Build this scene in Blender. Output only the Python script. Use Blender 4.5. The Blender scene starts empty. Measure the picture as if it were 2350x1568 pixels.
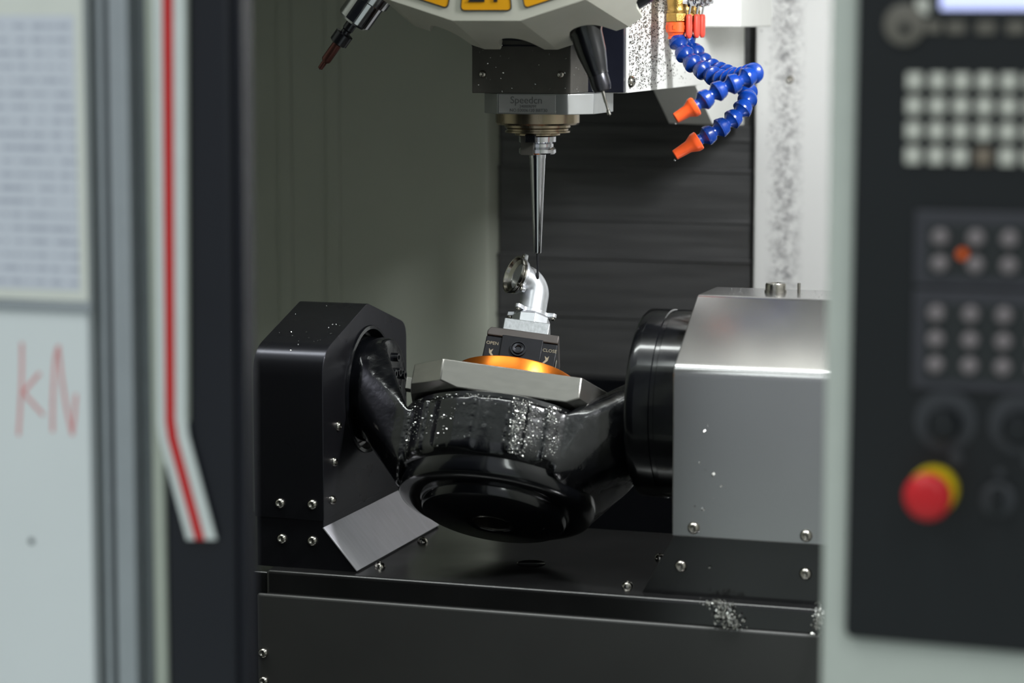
import bpy, bmesh, math, random
from mathutils import Vector, Matrix, Euler
R = math.radians
random.seed(7)
scene = bpy.context.scene
COL = scene.collection

# ------------------------------------------------------------------ camera
cam_d = bpy.data.cameras.new('camera')
cam = bpy.data.objects.new('camera', cam_d)
COL.objects.link(cam)
YAW, PIT = R(18.0), math.atan(754 / 5900.0)
Fw = Vector((-math.sin(YAW) * math.cos(PIT), math.cos(YAW) * math.cos(PIT), -math.sin(PIT)))
Rt = Vector((math.cos(YAW), math.sin(YAW), 0))
Up = Rt.cross(Fw)
M = Matrix((Rt, Up, -Fw)).transposed().to_4x4()
M.translation = Vector((0.9809, -3.1246, 1.5281))
cam.matrix_world = M
cam_d.sensor_width = 36.0
cam_d.lens = 5900 * 36.0 / 2350
cam_d.clip_start = 0.05
cam_d.dof.use_dof = True
cam_d.dof.focus_distance = 3.27
cam_d.dof.aperture_fstop = 2.8
scene.camera = cam

# ------------------------------------------------------------------ world, lights, exposure
world = bpy.data.worlds.new('workshop_air')
scene.world = world
world.use_nodes = True
bg = world.node_tree.nodes['Background']
bg.inputs[0].default_value = (0.88, 0.95, 1.0, 1)
bg.inputs[1].default_value = 0.42


def area(name, loc, target, sx, sy, power, col):
    l = bpy.data.lights.new(name, 'AREA')
    l.shape = 'RECTANGLE'
    l.size, l.size_y, l.energy, l.color = sx, sy, power, col
    o = bpy.data.objects.new(name, l)
    COL.objects.link(o)
    o.location = loc
    o.rotation_euler = (Vector(target) - Vector(loc)).to_track_quat('-Z', 'Y').to_euler()
    return o


# ceiling lamp rows of the workshop, above and behind the camera
area('workshop_lamp', (-0.9, -3.6, 4.2), (-0.4, -1.0, 1.2), 0.5, 3.0, 36, (0.93, 1.0, 0.97))
area('workshop_lamp', (2.1, -3.6, 4.2), (0.9, -1.0, 1.2), 0.5, 3.0, 36, (0.93, 1.0, 0.97))
area('workshop_lamp', (-0.75, -0.62, 4.2), (-0.75, -0.62, 0.0), 2.6, 0.5, 82, (0.95, 1.0, 0.97))
# work lamp of the machine, high on the right inner wall
area('machine_lamp', (0.685, -0.32, 1.82), (0.0, 0.20, 1.25), 0.05, 0.20, 13, (0.95, 0.97, 1.0))

vs = scene.view_settings
vs.view_transform = 'Standard'
vs.look = 'None'
vs.exposure = 0.0
vs.gamma = 1.0
vs.use_curve_mapping = False


# ------------------------------------------------------------------ materials
def lin(c):
    return tuple(((v / 255.0 + 0.055) / 1.055) ** 2.4 if v > 10 else v / 255.0 / 12.92 for v in c) + (1.0,)


MATS = {}


def mat(name, rgb, rough=0.5, metal=0.0, coat=0.0, emit=0.0, var=0.0, vscale=40.0, bump=0.0, bscale=200.0,
        stretch=(1, 1, 1), rvar=0.0, trans=0.0, ior=1.45, spec=0.5):
    if name in MATS:
        return MATS[name]
    m = bpy.data.materials.new(name)
    m.use_nodes = True
    nt = m.node_tree
    b = nt.nodes['Principled BSDF']
    col = lin(rgb)
    b.inputs['Base Color'].default_value = col
    b.inputs['Roughness'].default_value = rough
    b.inputs['Metallic'].default_value = metal
    b.inputs['Coat Weight'].default_value = coat
    b.inputs['Coat Roughness'].default_value = 0.08
    b.inputs['Specular IOR Level'].default_value = spec
    b.inputs['Transmission Weight'].default_value = trans
    b.inputs['IOR'].default_value = ior
    if emit:
        b.inputs['Emission Color'].default_value = col
        b.inputs['Emission Strength'].default_value = emit
    tc = nt.nodes.new('ShaderNodeTexCoord')
    mp = nt.nodes.new('ShaderNodeMapping')
    mp.inputs['Scale'].default_value = stretch
    nt.links.new(tc.outputs['Object'], mp.inputs[0])
    if var or rvar:
        nz = nt.nodes.new('ShaderNodeTexNoise')
        nz.inputs['Scale'].default_value = vscale
        nz.inputs['Detail'].default_value = 4
        nt.links.new(mp.outputs[0], nz.inputs['Vector'])
        if var:
            rp = nt.nodes.new('ShaderNodeValToRGB')
            rp.color_ramp.elements[0].position = 0.3
            rp.color_ramp.elements[1].position = 0.7
            rp.color_ramp.elements[0].color = tuple(v * (1 - var) for v in col[:3]) + (1,)
            rp.color_ramp.elements[1].color = tuple(min(1, v * (1 + var)) for v in col[:3]) + (1,)
            nt.links.new(nz.outputs['Fac'], rp.inputs[0])
            nt.links.new(rp.outputs[0], b.inputs['Base Color'])
        if rvar:
            mr = nt.nodes.new('ShaderNodeMapRange')
            mr.inputs[1].default_value, mr.inputs[2].default_value = 0.3, 0.7
            mr.inputs[3].default_value, mr.inputs[4].default_value = max(0.02, rough - rvar), rough + rvar
            nt.links.new(nz.outputs['Fac'], mr.inputs[0])
            nt.links.new(mr.outputs[0], b.inputs['Roughness'])
    if bump:
        n2 = nt.nodes.new('ShaderNodeTexNoise')
        n2.inputs['Scale'].default_value = bscale
        n2.inputs['Detail'].default_value = 3
        nt.links.new(mp.outputs[0], n2.inputs['Vector'])
        bp = nt.nodes.new('ShaderNodeBump')
        bp.inputs['Strength'].default_value = bump
        bp.inputs['Distance'].default_value = 0.002
        nt.links.new(n2.outputs['Fac'], bp.inputs['Height'])
        nt.links.new(bp.outputs[0], b.inputs['Normal'])
    MATS[name] = m
    return m


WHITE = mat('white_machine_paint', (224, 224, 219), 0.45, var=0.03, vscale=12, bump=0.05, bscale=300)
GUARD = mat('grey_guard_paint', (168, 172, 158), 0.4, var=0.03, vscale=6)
CREAM = mat('cream_turret_paint', (190, 189, 176), 0.42, var=0.03, vscale=20)
HOODL = mat('darkened_hood_steel', (62, 62, 67), 0.28, metal=0.85, var=0.04, vscale=9, rvar=0.015)  # left hood: dark surroundings it reflects are put into a darker colour
HOODR = mat('grey_hood_steel', (180, 179, 179), 0.23, metal=0.96, var=0.03, vscale=9, rvar=0.01)
BASEM = mat('dark_base_steel', (74, 74, 74), 0.19, metal=0.85, var=0.1, vscale=7, rvar=0.08)
FRONTM = mat('satin_cover_steel', (84, 84, 83), 0.38, metal=0.45, var=0.08, vscale=6)
PLATEN = mat('satin_name_plate', (158, 158, 156), 0.4, metal=0.35, var=0.03)
BRUSH = mat('brushed_steel', (228, 226, 232), 0.45, metal=0.55, var=0.05, vscale=30, stretch=(1.0, 5, 1.0), rvar=0.08)
BLACK = mat('wet_black_casting', (11, 12, 15), 0.22, coat=0.8, bump=0.5, bscale=70, rvar=0.12, vscale=35)
BLACKS = mat('smooth_black_enamel', (13, 14, 17), 0.2, coat=0.6, rvar=0.06, vscale=30)
PLATE = mat('ground_grey_steel', (160, 158, 152), 0.27, metal=0.88, var=0.05, vscale=30, stretch=(1, 6, 6))
GOLD = mat('gold_anodised', (216, 120, 40), 0.3, metal=0.9, var=0.04, vscale=40)
VISE = mat('black_oxide_steel', (26, 27, 31), 0.42, metal=0.3, var=0.15, vscale=80)
JAW = mat('brown_grey_jaw_steel', (96, 91, 88), 0.4, metal=0.6, var=0.06, vscale=60)
ALU = mat('milled_aluminium', (222, 224, 228), 0.36, metal=0.88, var=0.05, vscale=120)
ALUR = mat('sawn_aluminium', (186, 189, 190), 0.45, metal=0.85, var=0.16, vscale=60, stretch=(6, 6, 0.6))
CHROME = mat('polished_chrome', (200, 200, 204), 0.1, metal=1.0, rvar=0.05, vscale=60)
STEEL = mat('bright_steel', (176, 172, 164), 0.2, metal=1.0, rvar=0.06, vscale=60)
BRONZE = mat('bronze_nose_steel', (150, 137, 116), 0.22, metal=0.95, rvar=0.08, vscale=80, stretch=(1, 1, 0.2))
CARBIDE = mat('dark_carbide', (74, 74, 78), 0.25, metal=0.9)
COVER = mat('dark_head_cover', (74, 72, 67), 0.42, metal=0.1, var=0.08, vscale=50)
NAVY = mat('black_navy_enamel', (18, 20, 30), 0.35, var=0.1, vscale=40)
WAYM = mat('way_cover_steel', (92, 92, 92), 0.36, metal=0.5, var=0.12, vscale=10, stretch=(0.6, 1, 8), rvar=0.08)
BRASS = mat('cast_brass', (176, 140, 76), 0.34, metal=0.95, var=0.12, vscale=150, bump=0.25, bscale=700)
BLUE = mat('blue_hose_plastic', (6, 50, 130), 0.27, coat=0.15, var=0.05, vscale=60)
ORANGE = mat('orange_nozzle_plastic', (244, 92, 38), 0.35, var=0.04, vscale=60)
REDGRIP = mat('red_vinyl_grip', (226, 74, 58), 0.45, var=0.05, vscale=80)
LABEL = mat('amber_number_plate', (222, 158, 22), 0.4, var=0.03)
INK = mat('black_print', (30, 30, 32), 0.6, var=0.02)
GREYINK = mat('grey_print', (150, 142, 120), 0.6, var=0.05, vscale=300)
PALEINK = mat('engraved_print', (92, 92, 92), 0.5, var=0.05)
DOORK = mat('door_black_enamel', (22, 24, 32), 0.35, var=0.08, vscale=5)
DOORG = mat('door_grey_paint', (176, 182, 170), 0.45, var=0.02)
DOORW = mat('stripe_white', (214, 220, 218), 0.5, var=0.02)
DOORR = mat('stripe_red', (198, 34, 36), 0.45, var=0.03)
PROF = mat('anodised_profile', (176, 182, 186), 0.35, metal=0.6, var=0.03)
PROFD = mat('profile_groove_rubber', (96, 102, 104), 0.5, var=0.05)
BOARD = mat('white_board', (226, 231, 232), 0.4, var=0.015, vscale=8)
SLEEVE = mat('clear_sleeve_edge', (226, 228, 220), 0.3, var=0.02)
REDINK = mat('red_marker', (222, 150, 150), 0.5, var=0.1, vscale=60)
PANELW = mat('panel_surround_paint', (198, 204, 196), 0.45, var=0.02)
PANELK = mat('control_panel_black', (17, 21, 24), 0.5, var=0.1, vscale=10)
PANELG = mat('button_module_grey', (58, 58, 64), 0.5, var=0.06)
PANELD = mat('button_field_dark', (38, 42, 43), 0.5, var=0.06)
KEY = mat('key_ivory', (206, 206, 196), 0.45, var=0.03)
KEYB = mat('key_brown', (128, 116, 102), 0.45, var=0.03)
BTN = mat('button_cap_grey', (132, 124, 126), 0.35, var=0.06, vscale=90)
BTNL = mat('button_orange', (232, 98, 28), 0.4, emit=0.08)
DIAL = mat('dial_grey', (54, 56, 60), 0.5, var=0.1)
ESTOPR = mat('estop_red', (206, 30, 38), 0.35, var=0.04)
ESTOPY = mat('estop_yellow', (214, 190, 20), 0.4, var=0.04)
SCREEN = mat('lit_screen', (196, 204, 255), 0.3, emit=0.9)
SOFTKEY = mat('soft_key_grey', (108, 104, 96), 0.5, var=0.05)
LAMPM = mat('lamp_diffuser', (255, 252, 240), 0.4, emit=6.0)
DARKW = mat('inner_darkened_paint', (120, 122, 116), 0.5, var=0.05, vscale=6)  # unseen ceiling, darkened in colour so its reflection in the hood stays dim
CHIP = mat('aluminium_swarf', (214, 214, 210), 0.25, metal=0.9, var=0.2, vscale=400)
CHIPD = mat('wet_dark_swarf', (64, 62, 56), 0.35, metal=0.0, var=0.4, vscale=300)
CHIPG = mat('pale_grey_swarf', (150, 150, 150), 0.4, metal=0.2, var=0.3, vscale=300)
NOSE = mat('satin_nose_steel', (150, 152, 150), 0.38, metal=0.6, rvar=0.05, vscale=60)
BROWN = mat('coated_drill_brown', (104, 66, 60), 0.35, metal=0.7, var=0.1)
CEMENT = mat('workshop_floor_paint', (188, 194, 190), 0.5, var=0.1, vscale=3)

# printed sheet: unreadable grey typed lines as flat print
PAPER = mat('printed_paper', (210, 214, 224), 0.6)
nt = PAPER.node_tree
b = nt.nodes['Principled BSDF']
tc = nt.nodes.new('ShaderNodeTexCoord')
wv = nt.nodes.new('ShaderNodeTexWave')
wv.wave_type, wv.bands_direction = 'BANDS', 'Z'
wv.inputs['Scale'].default_value = 26
nz = nt.nodes.new('ShaderNodeTexNoise')
mp = nt.nodes.new('ShaderNodeMapping')
mp.inputs['Scale'].default_value = (120, 1, 26)
nt.links.new(tc.outputs['Object'], mp.inputs[0])
nt.links.new(mp.outputs[0], nz.inputs['Vector'])
nz.inputs['Scale'].default_value = 1.0
nt.links.new(tc.outputs['Object'], wv.inputs['Vector'])
mu = nt.nodes.new('ShaderNodeMath'); mu.operation = 'MULTIPLY'
nt.links.new(wv.outputs['Fac'], mu.inputs[0]); nt.links.new(nz.outputs['Fac'], mu.inputs[1])
rp = nt.nodes.new('ShaderNodeValToRGB')
rp.color_ramp.elements[0].position, rp.color_ramp.elements[1].position = 0.36, 0.52
rp.color_ramp.elements[0].color, rp.color_ramp.elements[1].color = lin((212, 216, 226)), lin((176, 180, 194))
nt.links.new(mu.outputs[0], rp.inputs[0]); nt.links.new(rp.outputs[0], b.inputs['Base Color'])


# white paint with a grey band of dried coolant residue (a stain with its own shape)
STAINED = mat('stained_white_paint', (228, 228, 225), 0.45)
nt = STAINED.node_tree
b = nt.nodes['Principled BSDF']
tc = nt.nodes.new('ShaderNodeTexCoord')
sx = nt.nodes.new('ShaderNodeSeparateXYZ'); nt.links.new(tc.outputs['Object'], sx.inputs[0])
sb = nt.nodes.new('ShaderNodeMath'); sb.operation = 'SUBTRACT'; sb.inputs[1].default_value = 0.172
nt.links.new(sx.outputs[0], sb.inputs[0])
ab = nt.nodes.new('ShaderNodeMath'); ab.operation = 'ABSOLUTE'; nt.links.new(sb.outputs[0], ab.inputs[0])
mr = nt.nodes.new('ShaderNodeMapRange'); mr.inputs[1].default_value, mr.inputs[2].default_value = 0.004, 0.032
mr.inputs[3].default_value, mr.inputs[4].default_value = 1.0, 0.0
nt.links.new(ab.outputs[0], mr.inputs[0])
nz = nt.nodes.new('ShaderNodeTexNoise'); nz.inputs['Scale'].default_value = 70; nz.inputs['Detail'].default_value = 6
nz.inputs['Roughness'].default_value = 0.7
nt.links.new(tc.outputs['Object'], nz.inputs['Vector'])
m2 = nt.nodes.new('ShaderNodeMapRange'); m2.inputs[1].default_value, m2.inputs[2].default_value = 0.42, 0.66
nt.links.new(nz.outputs['Fac'], m2.inputs[0])
mu = nt.nodes.new('ShaderNodeMath'); mu.operation = 'MULTIPLY'
nt.links.new(mr.outputs[0], mu.inputs[0]); nt.links.new(m2.outputs[0], mu.inputs[1])
mx = nt.nodes.new('ShaderNodeMix'); mx.data_type = 'RGBA'
mx.inputs[6].default_value, mx.inputs[7].default_value = lin((228, 228, 225)), lin((130, 128, 130))
nt.links.new(mu.outputs[0], mx.inputs[0]); nt.links.new(mx.outputs[2], b.inputs['Base Color'])


# ------------------------------------------------------------------ mesh helpers
def V(*a):
    return Vector(a)


def box(bm, x0, x1, y0, y1, z0, z1):
    vs_ = [bm.verts.new((x, y, z)) for x in (x0, x1) for y in (y0, y1) for z in (z0, z1)]
    for f in ((0, 1, 3, 2), (4, 6, 7, 5), (0, 4, 5, 1), (2, 3, 7, 6), (0, 2, 6, 4), (1, 5, 7, 3)):
        bm.faces.new([vs_[i] for i in f])
    return vs_


def frame(axis):
    a = Vector(axis).normalized()
    t = Vector((0, 0, 1)) if abs(a.z) < 0.9 else Vector((1, 0, 0))
    u = t.cross(a).normalized()
    return u, a.cross(u).normalized(), a


def lathe(bm, prof, origin=(0, 0, 0), axis=(0, 0, 1), seg=32, phase=0.0):
    """prof: (radius, distance along axis); radius 0 closes with one vertex"""
    u, w, a = frame(axis)
    o = Vector(origin)
    rings = []
    for r, t in prof:
        if r < 1e-6:
            rings.append([bm.verts.new(o + a * t)])
        else:
            rings.append([bm.verts.new(o + a * t + (u * math.cos(k) + w * math.sin(k)) * r)
                          for k in [2 * math.pi * i / seg + phase for i in range(seg)]])
    for A, B in zip(rings, rings[1:]):
        n = max(len(A), len(B))
        for i in range(n):
            j = (i + 1) % n
            q = [A[i % len(A)], A[j % len(A)], B[j % len(B)], B[i % len(B)]]
            q2 = []
            for v in q:
                if v not in q2:
                    q2.append(v)
            if len(q2) > 2:
                bm.faces.new(q2)


def prism(bm, pts, d0, d1, fn):
    """closed polygon pts (a, b) extruded from d0 to d1; fn(a, b, d) -> point"""
    A = [bm.verts.new(fn(a, b_, d0)) for a, b_ in pts]
    B = [bm.verts.new(fn(a, b_, d1)) for a, b_ in pts]
    bm.faces.new(A[::-1])
    bm.faces.new(B)
    n = len(pts)
    for i in range(n):
        bm.faces.new([A[i], A[(i + 1) % n], B[(i + 1) % n], B[i]])


def hull(bm, pts):
    vs_ = [bm.verts.new(p) for p in pts]
    r = bmesh.ops.convex_hull(bm, input=vs_)
    dead = [e for e in r['geom_interior'] if isinstance(e, bmesh.types.BMVert)]
    bmesh.ops.delete(bm, geom=dead, context='VERTS')


def tube(bm, pts, rad, seg=10, flat=None):
    pts = [Vector(p) for p in pts]
    rings = []
    for i, p in enumerate(pts):
        t = (pts[min(i + 1, len(pts) - 1)] - pts[max(i - 1, 0)]).normalized()
        u, w, a = frame(t)
        if flat:
            w = Vector(flat)
            u = w.cross(a).normalized()
            ru, rw = rad
        else:
            ru = rw = rad
        rings.append([bm.verts.new(p + u * math.cos(k) * ru + w * math.sin(k) * rw)
                      for k in [2 * math.pi * j / seg for j in range(seg)]])
    for A, B in zip(rings, rings[1:]):
        for j in range(seg):
            bm.faces.new([A[j], A[(j + 1) % seg], B[(j + 1) % seg], B[j]])
    bm.faces.new(rings[0][::-1])
    bm.faces.new(rings[-1])


def spline(pts, n=8):
    P = [Vector(p) for p in pts]
    out = []
    for i in range(len(P) - 1):
        p0, p1, p2, p3 = P[max(i - 1, 0)], P[i], P[i + 1], P[min(i + 2, len(P) - 1)]
        for k in range(n):
            t = k / n
            out.append(0.5 * ((2 * p1) + (p2 - p0) * t + (2 * p0 - 5 * p1 + 4 * p2 - p3) * t * t
                              + (3 * p1 - p0 - 3 * p2 + p3) * t ** 3))
    out.append(P[-1])
    return out


def round_poly(pts, radii, seg=6):
    out = []
    n = len(pts)
    for i in range(n):
        p = Vector(pts[i] + (0,))
        a = (Vector(pts[i - 1] + (0,)) - p)
        c = (Vector(pts[(i + 1) % n] + (0,)) - p)
        r = radii[i]
        if r <= 0:
            out.append((p.x, p.y))
            continue
        an, cn = a.normalized(), c.normalized()
        for k in range(seg + 1):
            t = k / seg
            q = (p + an * r) * (1 - t) ** 2 + p * 2 * t * (1 - t) + (p + cn * r) * t * t
            out.append((q.x, q.y))
    return out


def obj(name, bm, m, parent=None, bevel=0.0, seg=2, smooth=40, mesh=None, loc=None):
    if mesh is None:
        mesh = bpy.data.meshes.new(name)
        bmesh.ops.recalc_face_normals(bm, faces=bm.faces)
        bm.to_mesh(mesh)
        bm.free()
        mesh.materials.append(m)
        if smooth:
            mesh.shade_smooth()
            mesh.set_sharp_from_angle(angle=R(smooth))
    o = bpy.data.objects.new(name, mesh)
    COL.objects.link(o)
    if bevel:
        md = o.modifiers.new('edge_round', 'BEVEL')
        md.width, md.segments, md.limit_method, md.angle_limit = bevel, seg, 'ANGLE', R(35)
        md.harden_normals = False
    if parent:
        put(o, parent)
    return o


def put(o, parent):
    o.parent = parent
    o.matrix_parent_inverse = WORLD.get(parent.name, Matrix.Identity(4)).inverted()


WORLD = {}


def thing(name, loc, label, cat, group=None):
    o = bpy.data.objects.new(name, None)
    o.empty_display_size = 0.05
    COL.objects.link(o)
    o.location = loc
    WORLD[o.name] = Matrix.Translation(Vector(loc))
    tag(o, label, cat, group)
    return o


def tag(o, label=None, cat=None, group=None, kind=None):
    if label: o['label'] = label
    if cat: o['category'] = cat
    if group: o['group'] = group
    if kind: o['kind'] = kind
    return o


def struct(name, bm, m, bevel=0.0, parent=None):
    o = obj(name, bm, m, parent, bevel)
    if not parent:
        o['kind'] = 'structure'
    return o


def nb():
    return bmesh.new()


def bxo(name, m, parent, x0, x1, y0, y1, z0, z1, bevel=0.001):
    bm = nb()
    box(bm, x0, x1, y0, y1, z0, z1)
    return obj(name, bm, m, parent, bevel)


def text(name, s, size, mtx, m, parent, depth=0.0003, align='CENTER'):
    cu = bpy.data.curves.new(name, 'FONT')
    cu.body, cu.size, cu.extrude = s, size, depth
    cu.align_x, cu.align_y = align, 'CENTER'
    cu.resolution_u = 3
    t = bpy.data.objects.new(name + '_src', cu)
    COL.objects.link(t)
    dg = bpy.context.evaluated_depsgraph_get()
    me = bpy.data.meshes.new_from_object(t.evaluated_get(dg))
    bpy.data.objects.remove(t)
    me.transform(mtx)
    me.materials.clear()
    me.materials.append(m)
    o = bpy.data.objects.new(name, me)
    COL.objects.link(o)
    put(o, parent)
    return o


FRONT = Matrix(((1, 0, 0, 0), (0, 0, -1, 0), (0, 1, 0, 0), (0, 0, 0, 1)))   # text plane facing -Y


def front_at(x, y, z):
    return Matrix.Translation((x, y, z)) @ FRONT


# shared button head screw, axis along local +Z, with a hex socket
def screw_mesh(r=0.0068):
    bm = nb()
    lathe(bm, [(0.0, 0.35 * r), (0.40 * r, 0.35 * r), (0.45 * r, 0.80 * r), (0.62 * r, 0.74 * r), (0.84 * r, 0.52 * r), (0.97 * r, 0.2 * r),
               (r, 0.0), (r, -0.15 * r)], seg=18)
    me = bpy.data.meshes.new('button_screw')
    bmesh.ops.recalc_face_normals(bm, faces=bm.faces)
    bm.to_mesh(me); bm.free()
    me.materials.append(STEEL)
    me.shade_smooth()
    return me


SCREW = screw_mesh()


def screw(parent, loc, axis, s=1.0, name='button_screw'):
    o = bpy.data.objects.new(name, SCREW)
    COL.objects.link(o)
    put(o, parent)
    o.location = loc
    o.rotation_euler = Vector(axis).to_track_quat('Z', 'Y').to_euler()
    o.scale = (s, s, s)
    return o


# ================================================================== SETTING: the machine enclosure
bm = nb(); box(bm, -6, 6, -9, 3.0, -0.05, 0.0)
struct('floor', bm, CEMENT)
# white rear guard sheets left and right of the column, each with a folded return edge
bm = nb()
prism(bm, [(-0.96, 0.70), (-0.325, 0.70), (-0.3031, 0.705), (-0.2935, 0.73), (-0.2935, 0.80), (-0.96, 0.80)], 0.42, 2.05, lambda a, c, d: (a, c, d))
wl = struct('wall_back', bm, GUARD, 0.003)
for x in (-0.645, -0.562, -0.80):
    bxo('seam_strip', GUARD, wl, x - 0.012, x + 0.012, 0.6965, 0.7005, 0.42, 2.05, 0.0015)
bm = nb()
prism(bm, [(0.1190, 0.73), (0.1243, 0.703), (0.1426, 0.70), (0.80, 0.70), (0.80, 0.80), (0.1190, 0.80)], 0.42, 2.05, lambda a, c, d: (a, c, d))
wr = struct('wall_rear', bm, STAINED, 0.003)
screw(wr, (0.178, 0.6985, 1.429), (0, -1, 0), 0.9)
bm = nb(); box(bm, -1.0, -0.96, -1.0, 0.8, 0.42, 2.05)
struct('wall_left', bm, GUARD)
bm = nb(); box(bm, 0.78, 0.82, -1.0, 0.72, 0.42, 2.05)
struct('wall_right', bm, WHITE)
bm = nb(); box(bm, -1.0, 0.82, -0.30, 0.85, 2.05, 2.09)
struct('ceiling', bm, DARKW)
bm = nb(); box(bm, -1.0, 0.82, -1.0, 0.85, 0.38, 0.42)
struct('trim_1', bm, BASEM)
bm = nb(); box(bm, 0.82, -1.0, 0.80, 0.85, 0.42, 2.05)
struct('wall_column', bm, BLACKS)
# front sheet metal: right of, above and below the opening
bm = nb(); box(bm, 0.5775, 1.30, -1.05, -1.0, 0.0, 2.25)
struct('wall_front', bm, PANELW, 0.006)
bm = nb(); box(bm, -1.0, 0.5775, -1.05, -1.0, 1.95, 2.25)
struct('trim_2', bm, PANELW, 0.004)
bm = nb(); box(bm, -1.0, 0.5775, -1.05, -1.0, 0.0, 0.56)
struct('trim_3', bm, PANELW, 0.004)
bm = nb(); box(bm, -1.0, -0.06, -1.0, -0.97, 0.56, 1.95)
struct('trim_4', bm, DOORK, 0.004)

# telescopic way cover between the guards
wc = thing('way_cover', (-0.087, 0.72, 0.42), 'dark steel telescopic way cover behind the spindle, between the white guards', 'way cover')
zz = [1.60, 1.356, 1.338, 1.290, 1.212, 1.152, 1.06, 0.968]
for i, (a, c) in enumerate(zip(zz, zz[1:])):
    y = 0.735 - 0.0030 * (i % 2) - 0.002 * i
    bm = nb(); box(bm, -0.292, 0.118, y, y + 0.02, c - 0.006, a)
    obj('cover_plate', bm, WAYM, wc, 0.0012)
    if i > 1:
        bm = nb(); box(bm, -0.292, 0.118, y - 0.003, y + 0.001, a - 0.006, a)
        obj('wiper_lip', bm, WAYM, wc, 0.0008)
bm = nb(); box(bm, -0.292, 0.118, 0.70, 0.76, 0.42, 0.962)
obj('lower_apron', bm, BLACKS, wc, 0.002)

# ================================================================== TRUNNION TABLE
tt = thing('trunnion_table', (0.08, -0.08, 0.42), 'black two-axis trunnion rotary table on a dark steel base, between two housings', 'rotary table')
# base
bm = nb()
prism(bm, [(-0.255, 0.8455), (-0.255, 0.42), (0.12, 0.42), (0.12, 0.8455)], -0.2715, 0.428, lambda a, c, d: (d, a, c))
base = obj('base', bm, BASEM, tt, 0.0045, 4)
bm = nb(); box(bm, -0.2810, 0.424, -0.2620, -0.2550, 0.55, 0.8165)
fc = obj('front_cover', bm, FRONTM, tt, 0.0045, 4)
for z in (0.7416, 0.7058):
    screw(fc, (-0.2728, -0.2620, z), (0, -1, 0), 1.0)
for x, y in ((-0.1444, -0.0373), (-0.1433, -0.1957), (0.1754, -0.0409), (0.1785, -0.2069)):
    screw(base, (x, y, 0.8455), (0, 0, 1), 1.05)
bm = nb()
lathe(bm, [(0.0, 0.0), (0.016, 0.0), (0.017, 0.0005), (0.018, 0)], (0.03, -0.12, 0.846), seg=32)
obj('plug_disc', bm, BASEM, base)

bm = nb(); box(bm, -0.46, -0.2720, -0.236, 0.12, 0.42, 0.838)
obj('saddle', bm, BASEM, tt, 0.002)

# pedestals with sloping shoulders
bm = nb()
prism(bm, [(-0.292, 0.912), (-0.2025, 0.912), (-0.2025, 0.8984), (-0.159, 0.8477), (-0.159, 0.845), (-0.292, 0.845)], -0.233, 0.062, lambda a, c, d: (a, d, c))
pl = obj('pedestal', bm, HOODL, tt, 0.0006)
bm = nb()
prism(bm, [(-0.2020, 0.8992), (-0.1575, 0.8477), (-0.1590, 0.8467), (-0.2035, 0.8982)], -0.235, 0.064, lambda a, c, d: (a, d, c))
obj('sloping_plate', bm, BRUSH, tt, 0.0003)
bm = nb()
prism(bm, [(0.43, 0.92), (0.2418, 0.92), (0.2418, 0.9157), (0.2077, 0.8541), (0.2035, 0.845), (0.43, 0.845)], -0.233, 0.062, lambda a, c, d: (a, d, c))
pr = obj('pedestal', bm, BASEM, tt, 0.0006)
for x, z in ((-0.2581, 0.8812), (-0.2173, 0.8811)):
    screw(pl, (x, -0.233, z), (0, -1, 0))
for x, z in ((0.2511, 0.8808), (0.4001, 0.8815)):
    screw(pr, (x, -0.233, z), (0, -1, 0), 1.1)

# left housing: folded hood with a round bearing bore in its inner face
AXY, AXZ = -0.08, 1.05
prof = round_poly([(-0.235, 0.9075), (-0.235, 1.1150), (-0.0825, 1.1612), (0.060, 1.1195), (0.060, 0.9075)], [0, 0.030, 0.006, 0.020, 0])
bm = nb()
XI, XO = -0.2016, -0.294
A = [bm.verts.new((XI, y, z)) for y, z in prof]
B = [bm.verts.new((XO, y, z)) for y, z in prof]
n = len(prof)
for i in range(n):
    bm.faces.new([A[i], A[(i + 1) % n], B[(i + 1) % n], B[i]])
bm.faces.new(B)
ed = [bm.edges.get((A[i], A[(i + 1) % n])) for i in range(n)]
Cc = [bm.verts.new((XI, AXY + 0.0815 * math.cos(2 * math.pi * i / 56), AXZ + 0.0815 * math.sin(2 * math.pi * i / 56))) for i in range(56)]
ed += [bm.edges.new((Cc[i], Cc[(i + 1) % 56])) for i in range(56)]
bmesh.ops.triangle_fill(bm, edges=ed, use_beauty=True, normal=(1, 0, 0))
D = [bm.verts.new((XI - 0.03, v.co.y, v.co.z)) for v in Cc]
for i in range(56):
    bm.faces.new([Cc[i], Cc[(i + 1) % 56], D[(i + 1) % 56], D[i]])
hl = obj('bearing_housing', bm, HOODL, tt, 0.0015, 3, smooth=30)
for x, z in ((-0.2593, 0.9261), (-0.2162, 0.9271)):
    screw(hl, (x, -0.235, z), (0, -1, 0))
for y, z in ((-0.1871, 1.0183), (-0.2011, 0.9756), (-0.2080, 0.9285)):
    screw(hl, (XI, y, z), (1, 0, 0), 0.9)
bm = nb()
lathe(bm, [(0.0815, -0.001), (0.0815, 0.0025), (0.0775, 0.0035), (0.0755, 0.001), (0.0755, -0.012), (0.0715, -0.013), (0.070, -0.016), (0.0, -0.016)],
      (XI, AXY, AXZ), (1, 0, 0), 56)
obj('bearing_ring', bm, BLACKS, tt)

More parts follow.
